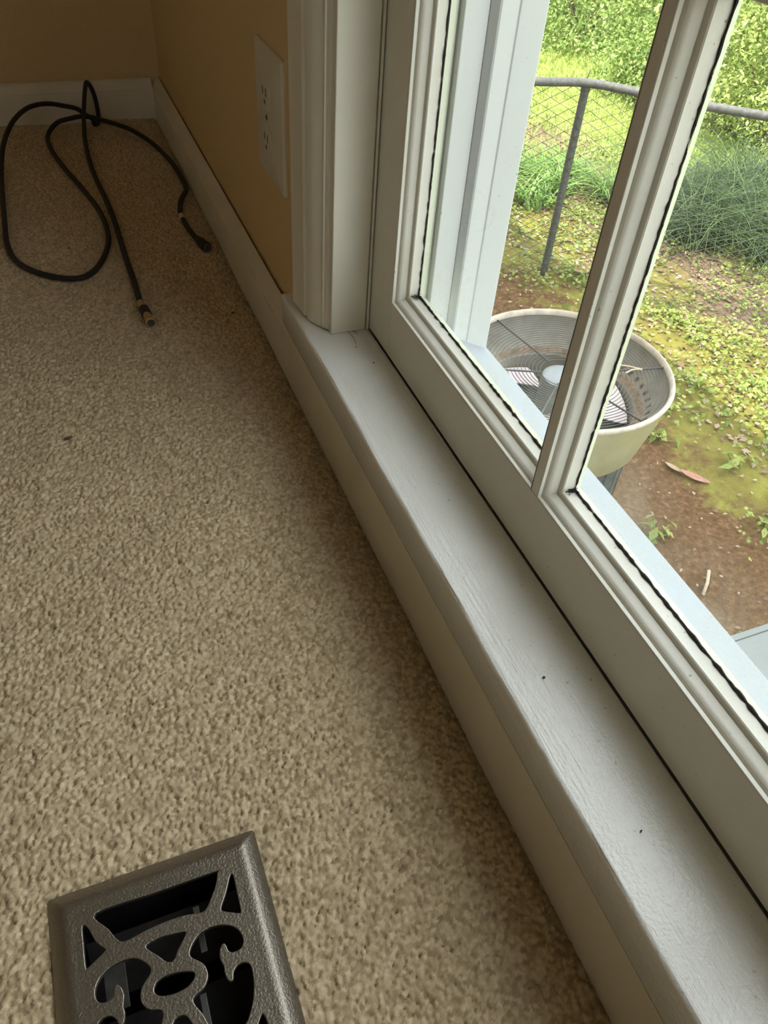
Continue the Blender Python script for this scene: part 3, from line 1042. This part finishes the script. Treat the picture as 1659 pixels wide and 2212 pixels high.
m = MB()
for k in range(21):
    r = 0.075 + k * (0.318 - 0.075) / 20
    z = guard_z(r)
    m.lathe([(r + 0.0013 * math.cos(t), z + 0.0013 * math.sin(t)) for t in (0.4, 2.0, 3.5, 5.1)], 64, closed=True)
m.build('wire_guard', M_wire, ac, math.pi)
for k in range(6):
    a = math.radians(-16 + 60 * k)
    pts = [((r) * math.cos(a), r * math.sin(a), guard_z(r) + 0.003) for r in (0.070, 0.15, 0.24, 0.322)]
    MB().tube(pts, 0.0030, 6).build('guard_spoke', M_wire, ac, math.pi)
MB().lathe([(0.0, H - 0.036), (0.050, H - 0.036), (0.064, H - 0.041), (0.067, H - 0.050), (0.067, H - 0.16), (0.0, H - 0.16)], 32).build('fan_hub', M_hub, ac, 0.6)
for k in range(3):
    a0 = math.radians(106 + 120 * k)
    m = MB()
    vs, fs = [], []
    NR, NA = 7, 9
    for t in (0.0, -0.003):
        for i in range(NR):
            r = 0.060 + (0.236 - 0.060) * i / (NR - 1)
            half = math.radians(17 + 15 * math.sin(math.pi * 0.62 * i / (NR - 1)))
            for j in range(NA):
                f = j / (NA - 1) * 2 - 1
                a = a0 + half * f + 0.12 * (r / 0.2)
                vs.append((r * math.cos(a), r * math.sin(a), H - 0.138 + t + 0.030 * f * (0.6 + 0.4 * r / 0.2) + 0.006 * f * f))
    n = NR * NA
    for i in range(NR - 1):
        for j in range(NA - 1):
            q = i * NA + j
            fs += [(q, q + 1, q + NA + 1, q + NA), (n + q, n + q + NA, n + q + NA + 1, n + q + 1)]
    per = [j for j in range(NA)] + [i * NA + NA - 1 for i in range(1, NR)] + [(NR - 1) * NA + j for j in range(NA - 2, -1, -1)] + [i * NA for i in range(NR - 2, 0, -1)]
    for u, w in zip(per, per[1:] + per[:1]):
        fs.append((u, w, n + w, n + u))
    m.add(vs, fs)
    m.build('fan_blade', M_blade, ac, 0.8)
# louvred coil jacket, base and the dark inside
prof = []
zz = 0.06
while zz < H - 0.226:
    prof += [(0.258, zz), (0.266, zz + 0.004), (0.266, zz + 0.012), (0.258, zz + 0.016)]
    zz += 0.022
MB().lathe(prof, 60).build('coil_guard', M_dark, ac, 0.3)
m = MB()
for k in range(28):
    a = 2 * math.pi * k / 28
    m.tube([(0.269 * math.cos(a), 0.269 * math.sin(a), 0.05), (0.269 * math.cos(a), 0.269 * math.sin(a), H - 0.224)], 0.002, 5)
m.build('guard_bars', M_wire, ac)
MB().lathe([(0.0, 0.14), (0.240, 0.14), (0.240, H - 0.2055)], 40).build('coil_core', M_dark, ac, 0.6)
MB().lathe([(0, 0.0), (0.30, 0.0), (0.30, 0.055), (0.29, 0.062), (0, 0.062)], 48).build('base_pan', M_acskin, ac, 0.6)
# twigs lying on the guard
M_twig = plain('dry_twig', (0.46, 0.36, 0.26), 0.9, 0, 90, 0.2, 0.2)
for pts, lab in (([(0.13, -0.02), (0.19, -0.035), (0.235, -0.075)], 'dry bent twig lying on the condenser guard'), ([(0.175, -0.075), (0.21, -0.068), (0.237, -0.078)], 'short pale twig beside the bent one on the condenser guard')):
    P = [(ACX + x, ACY + y, G + guard_z(math.hypot(x, y)) + 0.0075) for x, y in pts]
    tag(MB().tube(smooth_path(P, 4), 0.0028, 5).build('twig', M_twig, None, math.pi), lab, 'twig')

# ------------------------------------------------------------------ second condenser, square, only its corner shows
M_grey = plain('pale_grey_enamel', (0.155, 0.175, 0.18), 0.45, 0, 14, 0.04, 0.1)
hp = empty('heat_pump', (1.53, 0.40, G))
tag(hp, 'pale grey square heat pump whose top corner shows below the window', 'heat pump')
HH = -0.90 - G
MB().box(-0.275, 0.275, -0.275, 0.275, 0.04, HH - 0.02).build('cabinet', M_grey, hp, None, 0.012, 3)


def hp_top():
    m = MB()
    n = 48
    for z0, z1 in ((HH - 0.03, HH),):
        out = []
        for k in range(n):
            a = 2 * math.pi * k / n
            c, s = math.cos(a), math.sin(a)
            q = 0.290 / max(abs(c), abs(s))
            out.append((q * c, q * s))
        vs = [(x, y, z0) for x, y in out] + [(x * 0.995, y * 0.995, z1) for x, y in out]
        vs += [(x * 0.945, y * 0.945, z1) for x, y in out] + [(x * 0.94, y * 0.94, z1 - 0.004) for x, y in out] + [(x * 0.93, y * 0.93, z1) for x, y in out]
        vs += [(0.215 * math.cos(2 * math.pi * k / n), 0.215 * math.sin(2 * math.pi * k / n), z1 + 0.002) for k in range(n)]
        vs += [(0.205 * math.cos(2 * math.pi * k / n), 0.205 * math.sin(2 * math.pi * k / n), z1 - 0.02) for k in range(n)]
        fs = [(i * n + k, i * n + (k + 1) % n, (i + 1) * n + (k + 1) % n, (i + 1) * n + k) for i in range(6) for k in range(n)]
        m.add(vs, fs)
    return m.build('top_panel', M_grey, hp)


hp_top()
m = MB()
for k in range(12):
    r = 0.02 + k * 0.0165
    m.lathe([(r + 0.002 * math.cos(t), HH - 0.004 + 0.002 * math.sin(t)) for t in (0.4, 2.0, 3.5, 5.1)], 40, closed=True)
for k in range(6):
    a = math.pi * k / 3
    m.tube([(0.02 * math.cos(a), 0.02 * math.sin(a), HH - 0.002), (0.206 * math.cos(a), 0.206 * math.sin(a), HH - 0.002)], 0.003, 5)
m.build('fan_guard', M_wire, hp)
MB().lathe([(0, HH - 0.06), (0.204, HH - 0.06), (0.204, HH - 0.018)], 40).build('fan_well', M_dark, hp, 0.6)
MB().box(-0.32, 0.32, -0.32, 0.32, -0.03, 0.04).build('pad', M_conc, hp, None, 0.01)

# ------------------------------------------------------------------ chain link fence
M_galv = plain('galvanised_pipe', (0.095, 0.095, 0.092), 0.6, 0.1, 60, 0.35, 0.2)
M_post = plain('weathered_post', (0.085, 0.09, 0.08), 0.7, 0.1, 70, 0.3, 0.3)
M_link = plain('fence_wire', (0.03, 0.036, 0.028), 0.6, 0.0, 90, 0.3, 0)
fence = empty('chain_link_fence', (2.42, 3.36, G))
tag(fence, 'grey chain link fence bending at a post behind the condenser', 'fence')
FO = Vector((2.42, 3.36, G))
RZ = 0.985
RAIL = [(1.0, 3.72), (2.10, 3.415), (2.40, 3.345), (2.58, 3.185), (2.78, 2.965), (3.0, 2.77), (3.8, 2.06), (4.6, 1.35)]
rail = [Vector((x, y, 0)) for x, y in RAIL]
rp = smooth_path(rail, 10)
MB().tube([p - Vector((2.42, 3.36, 0)) + Vector((0, 0, RZ)) for p in rp], 0.0195, 12).build('top_rail', M_galv, fence, math.pi)
for i, (x, y) in enumerate(((2.425, 3.362), (4.6, 1.37), (1.0, 3.74))):
    lx, ly = x - 2.42, y - 3.36
    po = MB().tube([(lx, ly, -0.2), (lx, ly, 0.50), (lx, ly, RZ - 0.035)], 0.0205, 12).build('post', M_post, fence, 0.9)
    MB().lathe([(0.0225, RZ - 0.045), (0.0235, RZ - 0.040), (0.0225, RZ - 0.022), (0.010, RZ - 0.014), (0, RZ - 0.012)], 14, (lx, ly, 0)).build('cap', M_post, po, 0.9)
    MB().tube([(lx - 0.006, ly, RZ - 0.02), (lx - 0.024, ly - 0.012, RZ), (lx, ly, RZ + 0.024), (lx + 0.004, ly, RZ + 0.05)], 0.003, 5).build('tie_wire', M_link, po, math.pi)
# cumulative length along the rail path for the weave
cum = [0.0]
for a, b in zip(rp, rp[1:]):
    cum.append(cum[-1] + (b - a).length)


def on_path(s):
    s = max(0, min(cum[-1] - 1e-6, s))
    i = int(np.searchsorted(cum, s, side='right') - 1)
    i = min(i, len(rp) - 2)
    return rp[i].lerp(rp[i + 1], (s - cum[i]) / (cum[i + 1] - cum[i]))


P = 0.052
m = MB()
nw = int(cum[-1] / (P / 2)) - 2
rows = int((RZ + 0.02) / (P / 2))
for w in range(0, nw // 2):
    s0 = w * P
    pts = []
    for j in range(rows + 1):
        s = s0 + (P * 0.98 if (j + w) % 2 else 0)
        p = on_path(s) - Vector((2.42, 3.36, 0))
        sag = 0.006 * math.sin(s * 3.1 + j * 0.25)
        pts.append(p + Vector((sag, sag + (0.0015 if j % 2 else -0.0015), RZ + 0.012 - j * P / 2)))
    m.tube(pts, 0.0023, 4, False)
m.build('chain_mesh', M_link, fence)

# ------------------------------------------------------------------ leaves, grass, shrubs
F_bush = foliage('shrub_leaves', (0.09, 0.16, 0.03), (0.27, 0.38, 0.085), (0.48, 0.58, 0.22), 0.38)
F_bush2 = foliage('yellowish_leaves', (0.14, 0.20, 0.04), (0.36, 0.45, 0.11), (0.56, 0.62, 0.24), 0.4)
F_grass = foliage('lawn_blades', (0.20, 0.27, 0.05), (0.32, 0.40, 0.09), (0.44, 0.50, 0.16), 0.35)
F_lily = foliage('lily_blades', (0.10, 0.21, 0.03), (0.20, 0.34, 0.07), (0.32, 0.46, 0.16), 0.35)
F_dark = foliage('dark_grass_blades', (0.014, 0.032, 0.012), (0.04, 0.075, 0.025), (0.14, 0.21, 0.08), 0.2)
F_cover = foliage('ground_ivy', (0.12, 0.18, 0.03), (0.23, 0.30, 0.06), (0.38, 0.42, 0.13), 0.3)
F_litter = foliage('fallen_leaves', (0.13, 0.075, 0.045), (0.27, 0.18, 0.13), (0.42, 0.32, 0.25), 0.12)
M_stem = plain('brown_stem', (0.13, 0.09, 0.06), 0.9, 0, 60, 0.3, 0.3)


def leaf_cloud(C, N, size, flat=0.0, aspect=0.55):
    """leaf quads (kites): centres C, unit normals N"""
    n = len(C)
    t = RNG.normal(size=(n, 3))
    t -= N * (t * N).sum(1, keepdims=True)
    t /= np.linalg.norm(t, axis=1, keepdims=True) + 1e-9
    b = np.cross(N, t)
    L = (size * RNG.uniform(0.6, 1.25, n))[:, None]
    w = L * aspect * 0.5
    a0 = C - t * L * 0.5
    a2 = C + t * L * 0.5 - N * L * 0.10
    a1 = C + b * w - t * L * 0.08 + N * L * 0.05
    a3 = C - b * w - t * L * 0.08 + N * L * 0.05
    return np.stack([a0, a1, a2, a3], 1).reshape(-1, 3)


def unit(v):
    return v / (np.linalg.norm(v, axis=1, keepdims=True) + 1e-9)


def shrub(loc, rad, n, size, mat, label, group='shrubs beyond the fence'):
    e = empty('shrub', loc)
    tag(e, label, 'shrub', group)
    # foliage gathered on boughs that fan out from the base
    nb = 44
    d = unit(RNG.normal(size=(nb, 3)) * [1, 1, 0.7] + [0, 0, 0.35])
    bc = d * np.array(rad) * RNG.uniform(0.45, 0.95, (nb, 1)) + [0, 0, rad[2] * 0.80]
    bc[:, 2] = np.maximum(bc[:, 2], 0.10)
    lo = np.arange(nb) % 3 == 0
    bc[lo, 2] = RNG.uniform(0.05, 0.35, lo.sum())
    k = RNG.integers(0, nb, n)
    off = RNG.normal(size=(n, 3)) * np.array(rad) * 0.145
    Cc = bc[k] + off
    Cc[:, 2] = np.maximum(Cc[:, 2], 0.03 + RNG.uniform(0, 0.1, n))
    N = unit(RNG.normal(size=(n, 3)) * 0.8 * 0.8 + unit(off + 1e-6) * 0.7 + [-0.25, -0.1, 0.75])
    quads_mesh('foliage', leaf_cloud(Cc, N, size * 0.54), 4, mat, e)
    for j in range(9):
        q = Vector(bc[j])
        MB().tube(smooth_path([(0.06 * math.cos(j), 0.06 * math.sin(j), -0.05), tuple(q * 0.4 + Vector((0.05, 0.03, 0))), tuple(q)], 4), [0.016] * 4 + [0.009] * 4 + [0.005], 5).build('branch', M_stem, e, math.pi)
    return e


shrub((5.65, 8.15, G), (1.05, 1.25, 0.95), 22000, 0.085, F_bush, 'big leafy green shrub overhanging the lawn at top of the window view')
shrub((5.40, 5.95, G), (0.85, 0.95, 0.85), 22000, 0.075, F_bush, 'bushy green shrub behind the upright bar of the window')
shrub((5.25, 4.75, G), (0.85, 0.85, 0.80), 22000, 0.070, F_bush2, 'yellow green shrub behind the fence rail on the right')
shrub((6.9, 5.6, G), (1.1, 1.2, 1.1), 13000, 0.085, F_bush2, 'tall pale shrub at the back on the right of the garden')
shrub((7.0, 8.2, G), (1.2, 1.4, 1.2), 13000, 0.095, F_bush2, 'tall light green shrub at the back behind the overhanging one')
shrub((8.4, 6.9, G), (1.2, 1.4, 1.2), 6000, 0.10, F_bush, 'deep green shrub farthest back in the garden middle')
shrub((6.9, 10.6, G), (1.3, 1.4, 1.2), 7000, 0.10, F_bush, 'broad green shrub at the far end of the lawn')
shrub((6.6, 3.7, G), (1.0, 1.0, 0.9), 7000, 0.08, F_bush, 'green shrub past the right edge of the window view')


def tree(loc, h, rad, n, label):  # unseen trees, added to throw green light onto the stool
    e = empty('tree', loc)
    tag(e, label, 'tree', 'unseen trees added for green light')
    MB().tube(smooth_path([(0, 0, -0.2), (0.08, 0.03, h * 0.3), (0.02, 0.1, h * 0.6), (0, 0, h * 0.9)], 5), [0.16] * 5 + [0.12] * 5 + [0.07] * 6, 10).build('trunk', M_stem, e, math.pi)
    d = unit(RNG.normal(size=(n, 3)))
    Cc = d * np.array([rad, rad, h * 0.42]) * RNG.uniform(0.4, 1.0, (n, 1)) ** 0.5 + [0, 0, h * 0.62]
    N = unit(RNG.normal(size=(n, 3)) + d)
    quads_mesh('crown', leaf_cloud(Cc, N, 0.26), 4, F_bush2, e)


tree((11.5, 6.2, G), 6.5, 2.4, 5000, 'unseen broad tree added for green light behind the pale shrub at the back')
tree((12.0, 1.5, G), 6.0, 2.3, 5000, 'unseen tall tree added for green light out past the right side of the window view')
tree((10.8, 11.0, G), 6.5, 2.4, 5000, 'unseen tall tree added for green light behind the far end of the lawn')
tree((11.5, -3.0, G), 6.0, 2.3, 5000, 'unseen tall tree added for green light far along the yard on the near side')


def blades(C, h, w, bend, mat, name, parent=None, m=5, lean=0.35):
    n = len(C)
    a = RNG.uniform(0, 2 * np.pi, n)
    d = np.stack([np.cos(a), np.sin(a), np.zeros(n)], 1)
    sd = np.stack([-np.sin(a), np.cos(a), np.zeros(n)], 1)
    L = h * RNG.uniform(0.6, 1.2, n)
    be = bend * RNG.uniform(0.5, 1.4, n)
    P = np.zeros((n, m, 2, 3))
    for i in range(m):
        t = i / (m - 1)
        c = C + d * (L * (lean * t + be * t * t))[:, None] + np.array([0, 0, 1]) * (L * (t - 0.55 * be * t ** 2.4))[:, None]
        ww = (w * (1 - t ** 1.6 * 0.96))
        P[:, i, 0] = c - sd * ww / 2
        P[:, i, 1] = c + sd * ww / 2
    return strips_mesh(name, P, mat, parent)


# lawn beyond the fence
n = 30000
x = RNG.uniform(2.2, 6.6, n)
y = RNG.uniform(3.9, 10.5, n)
k = (y > 5.4 - 0.35 * x + 0.25 * np.sin(x * 7)) & (y + 0.6 * x > 6.05)
x, y = x[k], y[k]
tag(blades(np.stack([x, y, gz(x, y) - 0.005], 1), 0.085, 0.009, 0.5, F_grass, 'lawn_grass', None, 3), 'bright sunlit lawn grass beyond the fence', 'grass', kind='stuff')

# clumps of broad upright blades by the fence
LILY = [(2.62, 4.45), (2.88, 4.28), (3.12, 4.42), (2.72, 4.75), (3.02, 4.72), (3.30, 4.62), (2.45, 4.62), (3.42, 4.20)]
LN = ['farthest left of the blade clumps behind the fence, against the frame', 'broad bladed green clump just left of the fence post foot', 'broad bladed clump behind the fence, right of the post',
      'broad bladed clump second row behind the fence on the left', 'broad bladed clump second row behind the fence post', 'broad bladed clump at the back toward the lawn',
      'broad bladed clump hidden partly by the window frame', 'broad bladed clump nearest the upright window bar']
for i, (x, y) in enumerate(LILY):
    e = empty('lily_clump', (x, y, gz(x, y)))
    tag(e, LN[i], 'plant', 'broad bladed clumps behind the fence')
    nn = 90
    rr = np.sqrt(RNG.uniform(0, 1, nn)) * 0.13
    aa = RNG.uniform(0, 6.283, nn)
    blades(np.stack([rr * np.cos(aa), rr * np.sin(aa), np.zeros(nn)], 1), 0.26, 0.016, 0.8, F_lily, 'blades', e, 6)

# clumps of long dark arching grass at the right
DARK = [(3.62, 3.55), (3.95, 3.62), (3.95, 3.18), (4.30, 3.35), (3.75, 3.95), (4.35, 2.85), (4.35, 3.95)]
DN = ['dark arching grass clump nearest the upright window bar', 'dark arching grass clump in the middle of the group by the fence', 'dark arching grass clump in front at the right, against the fence links',
      'dark arching grass clump behind at the right edge of the view', 'dark arching grass clump at the back left, below the shrubs', 'dark arching grass clump just past the right edge of the view', 'dark arching grass clump farthest back below the yellow green shrub']
for i, (x, y) in enumerate(DARK):
    e = empty('grass_clump', (x, y, gz(x, y)))
    tag(e, DN[i], 'plant', 'long dark grass clumps behind the fence')
    nn = 520
    rr = np.sqrt(RNG.uniform(0, 1, nn)) * 0.20
    aa = RNG.uniform(0, 6.283, nn)
    blades(np.stack([rr * np.cos(aa), rr * np.sin(aa), np.zeros(nn)], 1), 0.46, 0.007, 1.0, F_dark, 'blades', e, 7)

# creeping ground cover in patches
nc = 420
cx = RNG.uniform(2.15, 4.3, nc)
cy = RNG.uniform(1.2, 5.0, nc)
keep = RNG.uniform(0, 1, nc) < np.clip((cx - 1.9) / 1.0, 0.10, 1)
cx, cy = cx[keep], cy[keep]
k = RNG.integers(0, len(cx), 15000)
x = cx[k] + RNG.normal(0, 0.075, len(k))
y = cy[k] + RNG.normal(0, 0.075, len(k))
z = gz(x, y) + RNG.uniform(0.01, 0.05, len(k))
N = unit(RNG.normal(size=(len(k), 3)) * 0.45 + [0, 0, 1])
tag(quads_mesh('ground_cover', leaf_cloud(np.stack([x, y, z], 1), N, 0.024, aspect=0.9), 4, F_cover), 'low creeping green leaves spreading over the soil', 'ground cover', kind='stuff')

# fallen leaves
n = 4200
x = RNG.normal(3.05, 0.55, n)
y = RNG.uniform(0.6, 5.2, n)
kk = RNG.uniform(0, 1, n) < 0.06
x[kk] = RNG.uniform(1.2, 2.6, kk.sum())
ok = x > 0.6
x, y = x[ok], y[ok]
N = unit(RNG.normal(size=(len(x), 3)) * 0.25 + [0, 0, 1])
tag(quads_mesh('leaf_litter', leaf_cloud(np.stack([x, y, gz(x, y) + 0.012], 1), N, np.where(x < 2.4, 0.020, 0.034), aspect=0.6), 4, F_litter), 'dry fallen leaves scattered on the soil', 'fallen leaves', kind='stuff')


def thick_leaf(name, loc, L, wd, rz, mat, label, cat, curl=0.2):
    m = MB()
    vs, fs = [], []
    NL = 9
    for t0 in (0, -0.0012):
        for i in range(NL):
            t = i / (NL - 1)
            w = wd * math.sin(math.pi * (0.06 + 0.9 * t)) ** 0.8
            zc = curl * L * (t - 0.5) ** 2
            for s in (-1, 0, 1):
                vs.append(((t - 0.5) * L, s * w / 2, zc + 0.10 * w * abs(s) + t0))
    n = NL * 3
    for i in range(NL - 1):
        for s in range(2):
            q = i * 3 + s
            fs += [(q, q + 3, q + 4, q + 1), (n + q, n + q + 1, n + q + 4, n + q + 3)]
    m.add(vs, fs)
    o = m.build(name, mat, None, math.pi)
    o.location = loc
    o.rotation_euler = (0.1, 0.05, rz)
    return tag(o, label, cat)


M_pink = plain('pinkish_dead_leaf', (0.30, 0.15, 0.11), 0.8, 0, 60, 0.2, 0.2)
M_tan = plain('tan_dead_leaf', (0.28, 0.20, 0.13), 0.8, 0, 60, 0.2, 0.2)
M_terra = plain('reddish_leaf', (0.30, 0.155, 0.095), 0.8, 0, 40, 0.15, 0.2)


def gl(x, y, dz=0.012):
    return (x, y, float(gz(np.float64(x), np.float64(y))) + dz)


thick_leaf('dead_leaf', gl(2.15, 1.645), 0.125, 0.035, -0.9, M_pink, 'large pinkish dead leaf on bare soil right of the condenser', 'leaf')
thick_leaf('dead_leaf', gl(2.10, 1.72), 0.085, 0.030, 1.9, M_tan, 'pale tan dead leaf beside the large pinkish one', 'leaf')
thick_leaf('dead_leaf', gl(2.64, 3.31), 0.16, 0.08, 0.6, M_terra, 'reddish broad dead leaf near the foot of the fence post', 'leaf', 0.5)
tag(MB().tube([gl(1.80, 1.135, 0.012), gl(1.845, 1.172, 0.016), gl(1.885, 1.215, 0.012)], 0.0065, 6).build('stick', M_twig, None, math.pi), 'short pale stick on the bare soil near the window corner', 'stick')


def seedling(x, y, s, n, label):
    e = empty('weed', gl(x, y, 0.0))
    tag(e, label, 'weed', 'weeds on the bare soil')
    a = RNG.uniform(0, 6.283, n)
    r = s * RNG.uniform(0.15, 1.0, n)
    Cc = np.stack([r * np.cos(a), r * np.sin(a), 0.02 + s * 0.5 * RNG.uniform(0, 1, n)], 1)
    N = unit(np.stack([np.cos(a) * 0.5, np.sin(a) * 0.5, np.ones(n)], 1) + RNG.normal(size=(n, 3)) * 0.2)
    quads_mesh('leaves', leaf_cloud(Cc, N, s * 0.75, aspect=0.5), 4, F_cover, e)
    m = MB()
    for j in range(n):
        m.tube([(0, 0, -0.01), tuple(Cc[j] * [0.5, 0.5, 0.7]), tuple(Cc[j])], 0.0018, 4)
    m.build('stems', F_cover, e)


seedling(1.800, 1.420, 0.085, 10, 'light green weed close to the louvred lower side of the condenser')
seedling(2.155, 1.900, 0.080, 12, 'bright weed just right of the condenser rim')
seedling(2.330, 1.640, 0.075, 10, 'small weed between the pinkish leaf and the sunlit moss')
seedling(2.240, 1.330, 0.070, 9, 'round leaved weed at the right edge of the bare soil')
seedling(1.740, 0.930, 0.060, 10, 'small weed next to the corner of the pale grey heat pump')
seedling(2.620, 1.750, 0.085, 12, 'leafy weed in the sun at the right edge of the view')
seedling(2.560, 3.000, 0.080, 14, 'green weed between the condenser and the fence post')
